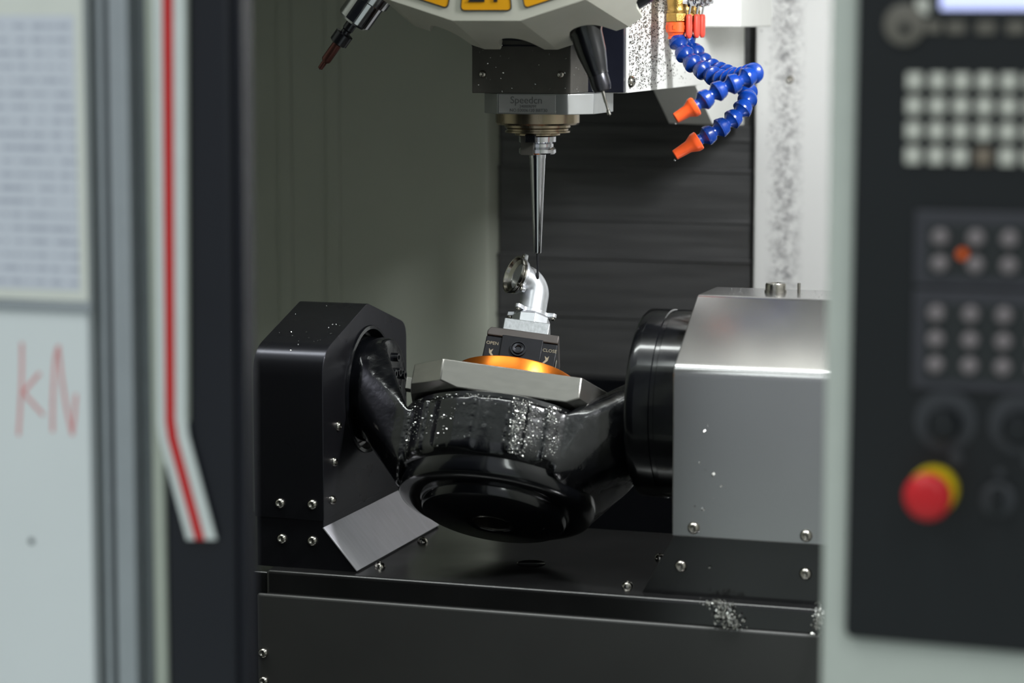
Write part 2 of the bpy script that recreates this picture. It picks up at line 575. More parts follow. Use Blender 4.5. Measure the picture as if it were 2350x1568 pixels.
# right housing: grey hood
prof = round_poly([(-0.235, 0.9165), (-0.235, 1.1160), (-0.121, 1.1905), (-0.02, 1.1905), (0.060, 1.1400), (0.060, 0.9165)], [0, 0.010, 0.005, 0.005, 0.010, 0])
bm = nb()
prism(bm, prof, 0.2400, 0.470, lambda a, c, d: (d, a, c))
hr = obj('drive_housing', bm, HOODR, tt, 0.0015, 3, smooth=30)
for x, z in ((0.2665, 0.9277), (0.4005, 0.9269)):
    screw(hr, (x, -0.235, z), (0, -1, 0), 1.1)
bm = nb()
lathe(bm, [(0.0, 0.0095), (0.006, 0.0095), (0.0065, 0.0115), (0.0115, 0.0115), (0.0125, 0.010), (0.0125, 0.003), (0.0135, 0.003), (0.0135, 0.0)], (0.3239, -0.0631, 1.1905), seg=6 * 4)
obj('top_plug', bm, STEEL, hr)
bm = nb(); lathe(bm, [(0, 0.012), (0.002, 0.012), (0.002, 0)], (0.352, -0.06, 1.1905), seg=10)
obj('locating_pin', bm, STEEL, hr)
# big black rotor flange beside the drive housing
bm = nb()
lathe(bm, [(0.0, 0.0), (0.1145, 0.0), (0.117, 0.003), (0.117, 0.012), (0.117, 0.030), (0.1155, 0.031), (0.1155, 0.036), (0.117, 0.037), (0.117, 0.071), (0, 0.071)],
      (0.1690, AXY, AXZ), (1, 0, 0), 72)
obj('rotor_flange', bm, BLACKS, tt)

# tilted table frame: rotation about the trunnion (X) axis, then about the table normal
AL = R(31)
OT = Vector((-0.0055, -0.08, 1.05))
TT = Matrix.Translation(OT) @ Matrix.Rotation(-AL, 4, 'X')
TC = TT @ Matrix.Rotation(R(14), 4, 'Z')


def tobj(name, bm, m, parent, mtx, bevel=0.0, seg=2, smooth=40):
    bmesh.ops.transform(bm, matrix=mtx, verts=bm.verts)
    return obj(name, bm, m, parent, bevel, seg, smooth)


def ring_pts(u, r, n=20, v=0.0, h=0.0):
    return [(u, v + r * math.cos(2 * math.pi * i / n), h + r * math.sin(2 * math.pi * i / n)) for i in range(n)]


bm = nb()
lathe(bm, [(0, 0), (0.067, 0), (0.068, 0.003), (0.068, 0.008), (0, 0.008)], (-0.203, 0, 0), (1, 0, 0), 48)
lathe(bm, [(0, 0), (0.067, 0), (0.067, 0.033), (0.064, 0.036), (0, 0.036)], (-0.203, 0, 0), (1, 0, 0), 48)
blk = [(-0.100, sv * 0.094, h) for sv in (-1, 1) for h in (-0.060, -0.130)] + [(-0.110, sv * 0.060, -0.150) for sv in (-1, 1)] + [(-0.132, sv * 0.086, -0.056) for sv in (-1, 1)]
hull(bm, [p for p in ring_pts(-0.195, 0.066, 48) + ring_pts(-0.166, 0.064, 48) if p[1] < -0.018 and p[2] < 0.050] + [(-0.146, -0.062, -0.020), (-0.146, -0.062, -0.060)] + blk[::1][:2] + [(-0.132, -0.086, -0.056)])
hull(bm, [p for p in ring_pts(-0.190, 0.066, 48) + ring_pts(-0.160, 0.060, 48) if p[2] < -0.034] + blk)
hull(bm, ring_pts(0.176, 0.062, 32, h=-0.028) + ring_pts(0.166, 0.060, 32, h=-0.032) +
     [(0.095, sv * 0.094, h) for sv in (-1, 1) for h in (-0.060, -0.135)] + [(0.104, sv * 0.050, -0.146) for sv in (-1, 1)] + [(0.150, sv * 0.045, -0.108) for sv in (-1, 1)] + [(0.128, sv * 0.085, -0.054) for sv in (-1, 1)])
lathe(bm, [(0, -0.130), (0.122, -0.130), (0.128, -0.127), (0.132, -0.120), (0.132, -0.056), (0.126, -0.050), (0, -0.050)], seg=64)
# cast pads standing proud of the front band
for a0, a1, ext in ((-132, -121, 0.004), (-112, -89, 0.003), (-71, -63, 0.004), (-52, -40, 0.004)):
    pp = []
    for a in (a0, (a0 + a1) / 2, a1):
        for r_ in (0.118, 0.132 + ext):
            for h in (-0.122, -0.055):
                pp.append((r_ * math.cos(R(a)), r_ * math.sin(R(a)), h))
    hull(bm, pp)
cr = tobj('tilting_cradle', bm, BLACK, tt, TT, smooth=0)
md = cr.modifiers.new('cast_union', 'REMESH')
md.mode, md.voxel_size, md.use_smooth_shade = 'VOXEL', 0.0026, True
md = cr.modifiers.new('cast_soften', 'SMOOTH')
md.factor, md.iterations = 0.5, 16
# bottom drum
bm = nb()
lathe(bm, [(0, -0.100), (0.122, -0.100), (0.1235, -0.104), (0.1240, -0.136), (0.1225, -0.145), (0.119, -0.150), (0.112, -0.1525), (0.096, -0.1545), (0.0935, -0.1530), (0.0915, -0.1545),
           (0.0905, -0.161), (0.0885, -0.1645), (0.082, -0.1665), (0.034, -0.1720), (0.031, -0.1725), (0.0275, -0.1715), (0.0265, -0.168), (0.0265, -0.150), (0.015, -0.148), (0, -0.148)], seg=80)
dr = tobj('bottom_drum', bm, BLACKS, tt, TT)
bm = nb()
lathe(bm, [(0.0262, -0.1705), (0.0242, -0.1715), (0.0222, -0.1700), (0.0222, -0.155), (0.0262, -0.153)], seg=40)
tobj('bore_sleeve', bm, STEEL, dr, TT)  # bright steel puts the highlight of the black bore rim into the colour
# socket bolts on the left arm
for u, v, h in ((-0.167, -0.004, 0.044), (-0.167, 0.012, 0.030), (-0.167, -0.002, 0.022), (-0.167, 0.020, 0.010), (-0.167, 0.030, 0.034), (-0.167, 0.034, -0.004)):
    bm = nb()
    lathe(bm, [(0, 0.002), (0.0028, 0.002), (0.003, 0.0055), (0.0052, 0.0055), (0.0058, 0.005), (0.0058, -0.008)], (u, v, h), (1, 0, 0), seg=16)
    tobj('socket_bolt', bm, BLACKS, cr, TT)

# grey face plate: square plate with cut corners, bevelled underneath at the corners
bm = nb()
pts = []
for k in range(4):
    q = Matrix.Rotation(R(90) * k, 3, 'Z')
    for u, h in ((-0.0825, -0.0105), (0.0878, -0.0105), (0.0884, -0.0372), (0.0735, -0.0445), (-0.0600, -0.0455), (-0.0815, -0.0385)):
        pts.append(q @ Vector((u, -0.120, h)))
hull(bm, pts)
bmesh.ops.dissolve_limit(bm, angle_limit=R(1.5), verts=bm.verts, edges=bm.edges)
fp = tobj('face_plate', bm, PLATE, tt, TC, 0.0012, 2, smooth=25)
bm = nb()
lathe(bm, [(0, -0.047), (0.128, -0.047), (0.131, -0.049), (0.131, -0.055), (0, -0.055)], seg=64)
tobj('seal_ring', bm, BLACKS, tt, TT)
bm = nb(); box(bm, 0.118, 0.130, -0.075, -0.063, -0.030, -0.018)
tobj('index_lug', bm, PLATE, fp, TC, 0.0008)
bm = nb(); box(bm, -0.130, -0.118, -0.062, -0.050, -0.034, -0.018)
tobj('index_lug', bm, PLATE, fp, TC, 0.0008)
bm = nb()
lathe(bm, [(0, -0.012), (0.0805, -0.012), (0.0805, 0.0195), (0.0800, 0.0205), (0.030, 0.0205), (0, 0.0205)], seg=96)
tobj('gold_platter', bm, GOLD, tt, TT)

# ================================================================== VISE
vi = thing('vise', TC @ Vector((0, 0, 0.0205)), 'small black self-centring vise gripping the aluminium block on the gold platter', 'vise')
bm = nb()
prism(bm, [(-0.044, 0.0207), (0.0475, 0.0207), (0.0475, 0.0575), (-0.0428, 0.0575)], -0.048, 0.048, lambda a, c, d: (a, d, c))
vb = tobj('vise_body', bm, VISE, vi, TC, 0.0014)
bm = nb()
prism(bm, [(-0.023, 0.0207), (0.029, 0.0207), (0.029, 0.060), (-0.023, 0.060)], -0.0505, -0.047, lambda a, c, d: (a, d, c))
tobj('screw_carrier', bm, VISE, vi, TC, 0.001)
bm = nb()
prism(bm, [(-0.0425, 0.0578), (0.0475, 0.0578), (0.0475, 0.0690), (-0.0385, 0.0690), (-0.0425, 0.0640)], -0.050, 0.050, lambda a, c, d: (a, d, c))
tobj('jaw', bm, JAW, vi, TC, 0.0012)
bm = nb()
lathe(bm, [(0, 0.001), (0.0035, 0.001), (0.0042, 0.0035), (0.0066, 0.0040), (0.0070, 0.0030), (0.0070, 0.001), (0.0082, 0.001), (0.0088, 0.003), (0.0098, 0.003), (0.0102, 0.0), (0.0102, -0.004)],
      (-0.0005, -0.0505, 0.0430), (0, -1, 0), 24)
hx = tobj('clamping_screw', bm, CARBIDE, vi, TC)
TF = lambda x, z: TC @ Matrix.Translation((x, -0.0482, z)) @ FRONT
text('print_open', 'OPEN', 0.0060, TF(-0.0338, 0.0475), GREYINK, vb, 0.0002)
text('print_close', 'CLOSE', 0.0060, TF(0.0385, 0.0475), GREYINK, vb, 0.0002)
for sx, name in ((-1, 'print_arrow'), (1, 'print_arrow')):
    cx = -0.035 if sx < 0 else 0.037
    bm = nb()
    prism(bm, [(cx - 0.0035 * sx, 0.040), (cx - 0.0002 * sx, 0.0375), (cx + 0.0018 * sx, 0.0405), (cx + 0.001 * sx, 0.034), (cx - 0.0045 * sx, 0.028), (cx - 0.0058 * sx, 0.0295), (cx - 0.0018 * sx, 0.035)],
          -0.0484, -0.0479, lambda a, c, d: (a, d, c))
    tobj(name, bm, GREYINK, vb, TC, smooth=0)
bm = nb(); lathe(bm, [(0, 0.006), (0.002, 0.006), (0.0008, -0.002), (0.0008, -0.012)], (0.0485, -0.045, 0.031), seg=10)
tobj('stop_pin', bm, STEEL, vb, TC)

# ================================================================== ELBOW WORKPIECE
ew = thing('pipe_elbow', TC @ Vector((0.003, 0, 0.0690)), 'shiny aluminium pipe elbow being milled, held by its block in the black vise', 'pipe elbow')
bm = nb(); box(bm, -0.0262, 0.0320, -0.030, 0.040, 0.0692, 0.0922)
tobj('stock_block', bm, ALUR, ew, TC, 0.0012)
u0, v0, h1, Rb, TH, PS = 0.0030, 0.0150, 0.1455, 0.0180, R(90), R(32)
e = Vector((-math.cos(PS), -math.sin(PS), 0)); nrm = Vector((0, 0, 1))


def cl(t):
    return Vector((u0, v0, h1)) + e * Rb * (1 - math.cos(t)) + nrm * Rb * math.sin(t)


def cd(t):
    return e * math.sin(t) + nrm * math.cos(t)


bm = nb()
path = [Vector((u0, v0, h)) for h in (0.100, 0.115, 0.130, 0.142)] + [cl(TH * k / 16) for k in range(17)] + [cl(TH) + cd(TH) * 0.010]
tang = [nrm] * 4 + [cd(TH * k / 16) for k in range(17)] + [cd(TH)]
side = e.cross(nrm).normalized()
rings = []
for p, t in zip(path, tang):
    o_ = side.cross(t).normalized()
    rings.append([bm.verts.new(p + (side * math.cos(k) + o_ * math.sin(k)) * 0.0180) for k in [2 * math.pi * i / 36 for i in range(36)]])
for A_, B_ in zip(rings, rings[1:]):
    for j in range(36):
        bm.faces.new([A_[j], A_[(j + 1) % 36], B_[(j + 1) % 36], B_[j]])
tobj('pipe_bend', bm, ALU, ew, TC, smooth=60)


def lobed(rb, rl, offs, angs, r_lug, n=90):
    """outline of a round flange with round bolt lugs"""
    out = []
    for i in range(n):
        a = 2 * math.pi * i / n
        r = rb
        for g in angs:
            dlt = (a - g + math.pi) % (2 * math.pi) - math.pi
            s = r_lug ** 2 - (offs * math.sin(dlt)) ** 2
            if s > 0 and math.cos(dlt) > 0:
                r = max(r, offs * math.cos(dlt) + math.sqrt(s))
            elif abs(dlt) < 0.5:
                r = max(r, rb + (offs + r_lug - rb) * max(0, 0.34 - abs(dlt)) * 1.1)
        out.append((r * math.cos(a), r * math.sin(a)))
    return out


# base flange with lugs
angs = [R(-125), R(-12), R(62), R(165)]
bm = nb()
prism(bm, lobed(0.0205, 0, 0.0285, angs, 0.0046), 0.1160, 0.1215, lambda a, c, d: (u0 + a, v0 + c, d))
bf = tobj('base_flange', bm, ALU, ew, TC, 0.0005)
bm = nb(); lathe(bm, [(0, 0.0915), (0.0255, 0.0915), (0.0255, 0.1110), (0.0195, 0.1161), (0, 0.1161)], (u0 + 0.001, v0 - 0.004, 0), seg=8, phase=R(14))
tobj('collar', bm, ALU, ew, TC, 0.0006, smooth=20)
for g in angs:
    bm = nb(); lathe(bm, [(0, -0.0015), (0.0026, -0.0015), (0.003, 0.0), (0.003, 0.004)], (u0 + 0.0285 * math.cos(g), v0 + 0.0285 * math.sin(g), 0.1150), seg=12)
    tobj('bolt', bm, STEEL, bf, TC)
# open end: lobed flange and turned ring
de = cd(TH)
pe = cl(TH) + de * 0.007
oe = side.cross(de).normalized()
fmap = lambda a, c, d: pe + de * d + side * a + oe * c
bm = nb()
angs2 = [R(105), R(235), R(350)]
prism(bm, lobed(0.0225, 0, 0.0270, angs2, 0.0042), -0.001, 0.0035, fmap)
ef = tobj('end_flange', bm, ALU, ew, TC, 0.0005)
bm = nb()
RM = Matrix((side, oe, de)).transposed().to_4x4(); RM.translation = pe
lathe(bm, [(0.0235, 0.0035), (0.0235, 0.0055), (0.0218, 0.0060), (0.0218, 0.0070), (0.0240, 0.0075), (0.0250, 0.0110), (0.0240, 0.0118), (0.0228, 0.0112), (0.0215, 0.0070), (0.0165, 0.0040), (0.0160, -0.010), (0.012, -0.018), (0, -0.018)], seg=56)
tobj('end_ring', bm, STEEL, ew, TC @ RM)
for g in angs2:
    bm = nb(); lathe(bm, [(0, 0.0055), (0.0022, 0.0055), (0.0026, 0.0045), (0.0026, 0.003)], (0.0270 * math.cos(g), 0.0270 * math.sin(g), 0), seg=12)
    tobj('bolt', bm, STEEL, ef, TC @ RM)

# ================================================================== SPINDLE HEAD
sh = thing('spindle_head', (0.0, 0.3, 1.36), 'machine spindle head with dark cover, silver lettered nose block and white speckled casting', 'spindle head')
bm = nb(); box(bm, -0.0657, 0.0636, -0.066, 0.022, 1.4288, 1.78)
hc = obj('head_cover', bm, COVER, sh, 0.001)
for x in (-0.0513, 0.0505):
    screw(hc, (x, -0.066, 1.4523), (0, -1, 0), 0.72)
bm = nb(); box(bm, -0.0657, 0.0636, -0.0665, -0.066, 1.487, 1.489)
obj('cover_seam', bm, NAVY, hc)
bm = nb(); box(bm, 0.0600, 0.1098, 0.010, 0.0222, 1.4285, 1.78)
obj('black_side_plate', bm, NAVY, sh, 0.001)
bm = nb(); box(bm, -0.095, 0.110, 0.0224, 0.69, 1.4275, 1.80)
ca = obj('head_casting', bm, WHITE, sh, 0.0012)
bm = nb(); box(bm, 0.108, 0.1125, 0.0215, 0.39, 1.4278, 1.78)
sp = obj('side_plate', bm, WHITE, sh, 0.001)
screw(sp, (0.1125, 0.030, 1.4420), (1, 0, 0), 1.2)
# gusset running back and down to the column
bm = nb()
prism(bm, [(0.386, 1.4280), (0.490, 1.3700), (0.690, 1.3600), (0.690, 1.4280)], 0.045, 0.110, lambda a, c, d: (d, a, c))
obj('gusset', bm, WHITE, sh, 0.001)
bm = nb(); box(bm, 0.108, 0.1705, 0.400, 0.60, 1.5085, 1.80)
obj('side_box', bm, WHITE, sh, 0.002)
# nose block
bm = nb()
prism(bm, [(-0.0323, -0.066), (0.0597, -0.066), (0.0857, -0.040), (0.0857, 0.05), (-0.058, 0.05), (-0.058, -0.040)], 1.4030, 1.4286, lambda a, c, d: (a, c, d))
nbk = obj('nose_block', bm, NOSE, sh, 0.0008, smooth=20)
bm = nb(); box(bm, -0.0300, 0.0440, -0.0667, -0.0658, 1.4045, 1.4272)
npl = obj('name_plate', bm, PLATEN, nbk, 0.0003)
text('print_name', 'Speedcn', 0.0125, front_at(0.006, -0.0669, 1.4203), PALEINK, npl, 0.0002)
text('print_speed', '24000RPM', 0.0050, front_at(0.008, -0.0669, 1.4128), PALEINK, npl, 0.0002)
text('print_serial', 'NO.E0006120 BBT30', 0.0056, front_at(0.009, -0.0669, 1.4078), PALEINK, npl, 0.0002)
bm = nb()
lathe(bm, [(0, 0.004), (0.0530, 0.004), (0.0537, 0.003), (0.0537, -0.0125), (0.0515, -0.0150), (0.0420, -0.0150), (0.0420, -0.0185), (0.0400, -0.0200), (0.0395, -0.0195), (0.0395, -0.0225), (0.0415, -0.0230), (0.0415, -0.0250), (0.0310, -0.0255), (0.0290, -0.0265), (0.0290, -0.0285), (0, -0.0285)],
      (0, 0, 1.4028), seg=72)
obj('nose_ring', bm, BRONZE, sh, smooth=30)
for s_ in (-1, 1):
    bm = nb(); box(bm, -0.007, 0.007, -0.026 * s_ - 0.006, -0.026 * s_ + 0.006, 1.366, 1.376)
    obj('drive_key', bm, CARBIDE, sh, 0.0008)

# ================================================================== TOOL IN THE SPINDLE
th = thing('tool_holder', (0, 0, 1.192), 'slender tapered chrome tool holder clamped in the spindle, milling the elbow', 'tool holder')
bm = nb()
lathe(bm, [(0, 0.026), (0.015, 0.026), (0.0155, 0.0235), (0.0225, 0.0230), (0.0238, 0.0220), (0.0238, 0.0155), (0.0205, 0.0130), (0.0205, 0.0090), (0.0238, 0.0060), (0.0238, 0.0015), (0.0228, 0.0), (0.012, -0.0008), (0, -0.0008)], (0, 0, 1.3505), seg=56)
hf = obj('holder_flange', bm, CHROME, th, smooth=25)
bm = nb(); box(bm, -0.0150, 0.0020, -0.0245, -0.0165, 1.3495, 1.3740)
obj('drive_slot', bm, COVER, hf, 0.0006)
bm = nb()
lathe(bm, [(0, 1.3505), (0.0108, 1.3500), (0.0108, 1.3460), (0.0102, 1.3440), (0.0050, 1.2250), (0.0046, 1.2236), (0.0018, 1.2234), (0, 1.2234)], seg=40)
obj('slim_shank', bm, CHROME, th, smooth=25)
bm = nb()
lathe(bm, [(0, 1.2240), (0.0017, 1.2238), (0.0017, 1.2080), (0.0015, 1.2020), (0.0014, 1.1990), (0.0020, 1.1975), (0.0020, 1.1925), (0.0014, 1.1905), (0, 1.1898)], seg=16)
obj('ball_end_mill', bm, CARBIDE, th)

# ================================================================== TOOL TURRET
TCX, TCZ = 0.005, 1.798
STEP = 2 * math.pi / 21
tu = thing('tool_turret', (TCX, -0.07, 1.78), 'cream faceted tool turret disc with amber number plates, in front of the spindle head', 'tool turret')


def poly_r(th_, rv):
    q = (th_ + STEP / 2) % STEP - STEP / 2       # 0 at the pocket, vertices at half steps
    return rv * math.cos(STEP / 2) / math.cos(q)


bm = nb()
NS = 28
N = 21 * NS
ths = [STEP * i / NS for i in range(N)]
prof_t = [(-0.02, -0.2270, 0.100), (-0.01, -0.2215, 0.105), (0, -0.2200, 0.282), (0.7, None, None), (1.0, None, None), ('rim', None, None)]


def tpt(th_, kind):
    q = (th_ + STEP / 2) % STEP - STEP / 2
    if kind == 0:
        return poly_r(th_, 0.282), -0.2200
    if kind == 1:
        return poly_r(th_, 0.282 + 0.036 * 0.55), -0.2200 + 0.135 * 0.55
    t = 1.0
    w = q / STEP                       # -0.5 .. 0.5 across one sector
    if -0.26 < w < 0.30:               # round pocket scallop with a hooked left lip
        x = (w - 0.02) / 0.28
        t = 1.0 - 0.40 * math.sqrt(max(0.0, 1 - min(1, abs(x)) ** 2.4))
    r, y = poly_r(th_, 0.282 + 0.036 * t), -0.2200 + 0.135 * t
    if kind == 2:
        return r, y
    if kind == 3:
        return r - 0.002, y + 0.004
    return 0.25, -0.075


rr = []
ctr0 = bm.verts.new((TCX, -0.2200, TCZ))
for kind in range(5):
    ring = []
    for t_ in ths:
        r, y = tpt(t_, kind)
        ring.append(bm.verts.new((TCX + r * math.sin(t_), y, TCZ - r * math.cos(t_))))
    rr.append(ring)
for i in range(N):
    j = (i + 1) % N
    bm.faces.new([ctr0, rr[0][i], rr[0][j]])
    for A_, B_ in zip(rr, rr[1:]):
        bm.faces.new([A_[i], A_[j], B_[j], B_[i]])
ctr1 = bm.verts.new((TCX, -0.075, TCZ))
for i in range(N):
    bm.faces.new([ctr1, rr[4][(i + 1) % N], rr[4][i]])
td = obj('turret_disc', bm, CREAM, tu, 0.0, smooth=12)
bm = nb()
lathe(bm, [(0, 0), (0.304, 0), (0.304, 0.012), (0, 0.012)], (TCX, -0.086, TCZ), (0, 1, 0), 84)
obj('pocket_ring', bm, NAVY, tu)
for k in range(-3, 4):
    a = STEP * k
    rm = Matrix.Translation((TCX, 0, TCZ)) @ Matrix.Rotation(-a, 4, 'Y')
    bm = nb()
    prism(bm, round_poly([(-0.0315, -0.2665), (0.0315, -0.2665), (0.0265, -0.2160), (-0.0265, -0.2160)], [0.005] * 4, 4), -0.2208, -0.2198, lambda x, z, d: (x, d, z))
    np_ = tobj('number_plate', bm, LABEL, tu, rm, smooth=0)
    bm = nb()
    o1 = round_poly([(-0.0325, -0.2676), (0.0325, -0.2676), (0.0275, -0.2150), (-0.0275, -0.2150)], [0.006] * 4, 4)
    i1 = round_poly([(-0.0312, -0.2662), (0.0312, -0.2662), (0.0262, -0.2163), (-0.0262, -0.2163)], [0.005] * 4, 4)
    for d in (-0.2211,):
        A_ = [bm.verts.new((x, d, z)) for x, z in o1]; B_ = [bm.verts.new((x, d, z)) for x, z in i1]
        C_ = [bm.verts.new((x, -0.2199, z)) for x, z in o1]; D_ = [bm.verts.new((x, -0.2199, z)) for x, z in i1]
        for i in range(len(A_)):
            j = (i + 1) % len(A_)
            bm.faces.new([A_[i], A_[j], B_[j], B_[i]]); bm.faces.new([A_[j], A_[i], C_[i], C_[j]]); bm.faces.new([B_[i], B_[j], D_[j], D_[i]])
    tobj('plate_border', bm, INK, np_, rm, smooth=0)
    if k == 0:
        text('print_number', '21', 0.048, Matrix.Translation((TCX, -0.2212, TCZ - 0.2425)) @ FRONT, INK, np_, 0.0003)


# tools parked in the turret
def turret_frame(deg, y=-0.10):
    a = R(deg)
    d = Vector((math.sin(a), 0, -math.cos(a)))
    return Vector((TCX, y, TCZ)), d


o_, d_ = turret_frame(16.7)
pt = thing('parked_tool', o_ + d_ * 0.30, 'black parked collet holder with thin bent drill, right side of the turret', 'tool holder', 'tools parked in the turret')
bm = nb(); lathe(bm, [(0, 0.280), (0.0215, 0.280), (0.0215, 0.304), (0.0195, 0.308), (0.0180, 0.332), (0.0140, 0.352), (0.0130, 0.356), (0.0130, 0.360), (0, 0.360)], o_, d_, 40)
obj('holder_body', bm, NAVY if False else BLACKS, pt)
bm = nb(); lathe(bm, [(0, 0.358), (0.0118, 0.358), (0.0122, 0.362), (0.0122, 0.374), (0.0105, 0.380), (0.004, 0.381), (0, 0.381)], o_, d_, 24)
obj('collet_nut', bm, CARBIDE, pt)
bm = nb(); lathe(bm, [(0, 0.379), (0.0022, 0.380), (0.0022, 0.394), (0.0017, 0.395), (0.0017, 0.404), (0.0026, 0.405), (0.0026, 0.410), (0, 0.412)], o_, d_, 12)
obj('drill', bm, STEEL, pt)
o_, d_ = turret_frame(-37.6)
pt = thing('parked_tool', o_ + d_ * 0.30, 'parked chrome holder with stepped brown drill, left side of the turret', 'tool holder', 'tools parked in the turret')
bm = nb(); lathe(bm, [(0, 0.280), (0.0260, 0.280), (0.0260, 0.318), (0.0225, 0.320), (0.0225, 0.350), (0.0205, 0.353), (0, 0.353)], o_, d_, 40)
obj('holder_body', bm, CHROME, pt, smooth=25)
bm = nb(); lathe(bm, [(0, 0.352), (0.0072, 0.352), (0.0072, 0.366), (0.0060, 0.368), (0.0060, 0.372), (0.0118, 0.373), (0.0118, 0.387), (0.0085, 0.389), (0, 0.389)], o_, d_, 24)
obj('collet_nut', bm, CARBIDE, pt, smooth=25)
bm = nb(); lathe(bm, [(0, 0.386), (0.0062, 0.386), (0.0062, 0.414), (0.0055, 0.416), (0.0035, 0.418), (0.0032, 0.428), (0, 0.430)], o_, d_, 16)
obj('drill', bm, BROWN, pt)

# ================================================================== COOLANT VALVES AND HOSES
vpos = [(0.1502, 0.12), (0.1430, 0.19), (0.1370, 0.245)]
vlab = ['frontmost brass ball valve with red lever, above the blue hoses', 'middle brass ball valve with red lever, mostly hidden behind the front one',
        'rearmost brass ball valve with red lever, farthest from the turret']
for (x, y), lb in zip(vpos, vlab):
    t = thing('ball_valve', (x, y, 1.5170), lb, 'valve', 'ball valves of the coolant manifold')
    bm = nb()
    lathe(bm, [(0, 1.5165), (0.0140, 1.5165), (0.0152, 1.5175), (0.0152, 1.5275), (0.0140, 1.5285)], (x, y, 0), seg=6, phase=R(12))
    obj('hex_end', bm, BRASS, t, 0.0008, smooth=20)
    bm = nb()
    lathe(bm, [(0, 1.5270), (0.0128, 1.5275), (0.0132, 1.5310), (0.0122, 1.5325), (0.0125, 1.5380), (0.0135, 1.5450), (0.0120, 1.5520), (0.0130, 1.5540), (0.0130, 1.566), (0, 1.566)], (x, y, 0), seg=32)
    obj('valve_body', bm, BRASS, t)
    bm = nb()
    lathe(bm, [(0, 0.008), (0.0062, 0.008), (0.0062, 0.0160), (0.0075, 0.0162), (0.0075, 0.0185), (0.0045, 0.0190), (0.0045, 0.0280), (0, 0.0280)], (x, y, 1.5430), (1, -0.25, 0), 12)
    obj('valve_stem', bm, CHROME, t, smooth=25)
    bm = nb()
    lathe(bm, [(0, 0.0215), (0.0068, 0.0215), (0.0068, 0.0265), (0.0030, 0.0268), (0.0030, 0.033), (0, 0.033)], (x, y, 1.5430), (1, -0.25, 0), 6)
    obj('stem_nut', bm, CHROME, t, smooth=20)
    lx, ly = x + 0.0195, y - 0.005
    bm = nb()
    tube(bm, spline([(lx, ly, 1.549), (lx + 0.0005, ly, 1.541), (lx - 0.0012, ly, 1.532), (lx - 0.002, ly, 1.524), (lx - 0.002, ly, 1.500)], 5), (0.0045, 0.0011), 8, flat=(1, 0, 0))
    lv = obj('lever', bm, CHROME, t)
    bm = nb()
    tube(bm, [(lx - 0.002, ly, z) for z in (1.5265, 1.5255, 1.522, 1.510, 1.5005, 1.4975, 1.4955)], (0.0066, 0.0040), 14, flat=(1, 0, 0))
    for v in bm.verts:
        k = 1.0
        if v.co.z > 1.5262: k = 0.6
        elif v.co.z > 1.5250: k = 0.9
        elif v.co.z < 1.4960: k = 0.45
        elif v.co.z < 1.4980: k = 0.8
        v.co.x = lx - 0.002 + (v.co.x - lx + 0.002) * k
        v.co.y = ly + (v.co.y - ly) * k
    obj('lever_grip', bm, REDGRIP, lv, smooth=60)
bm = nb(); box(bm, 0.1128, 0.172, 0.095, 0.275, 1.566, 1.62)
mf = obj('coolant_manifold', bm, WHITE, None, 0.002)
tag(mf, 'white coolant manifold block above the brass valves, at the top edge', 'manifold')

# one hose link, along +Z, ball neck below and flared socket above
L_ = 0.0200


def link_mesh():
    bm = nb()
    prof_ = [(0.0048, -0.0015), (0.0066, -0.0012), (0.0070, 0.0000), (0.0064, 0.0030), (0.0070, 0.0045), (0.0108, 0.0080), (0.0118, 0.0086), (0.0119, 0.0108), (0.0112, 0.0122), (0.0106, 0.0150),
             (0.0092, 0.0176), (0.0072, 0.0186), (0.0048, 0.0188)]
    lathe(bm, prof_, seg=24)
    me = bpy.data.meshes.new('hose_link')
    bmesh.ops.recalc_face_normals(bm, faces=bm.faces)
    bm.to_mesh(me); bm.free()
    me.materials.append(BLUE)
    me.shade_smooth(); me.set_sharp_from_angle(angle=R(28))
    return me


LINK = link_mesh()


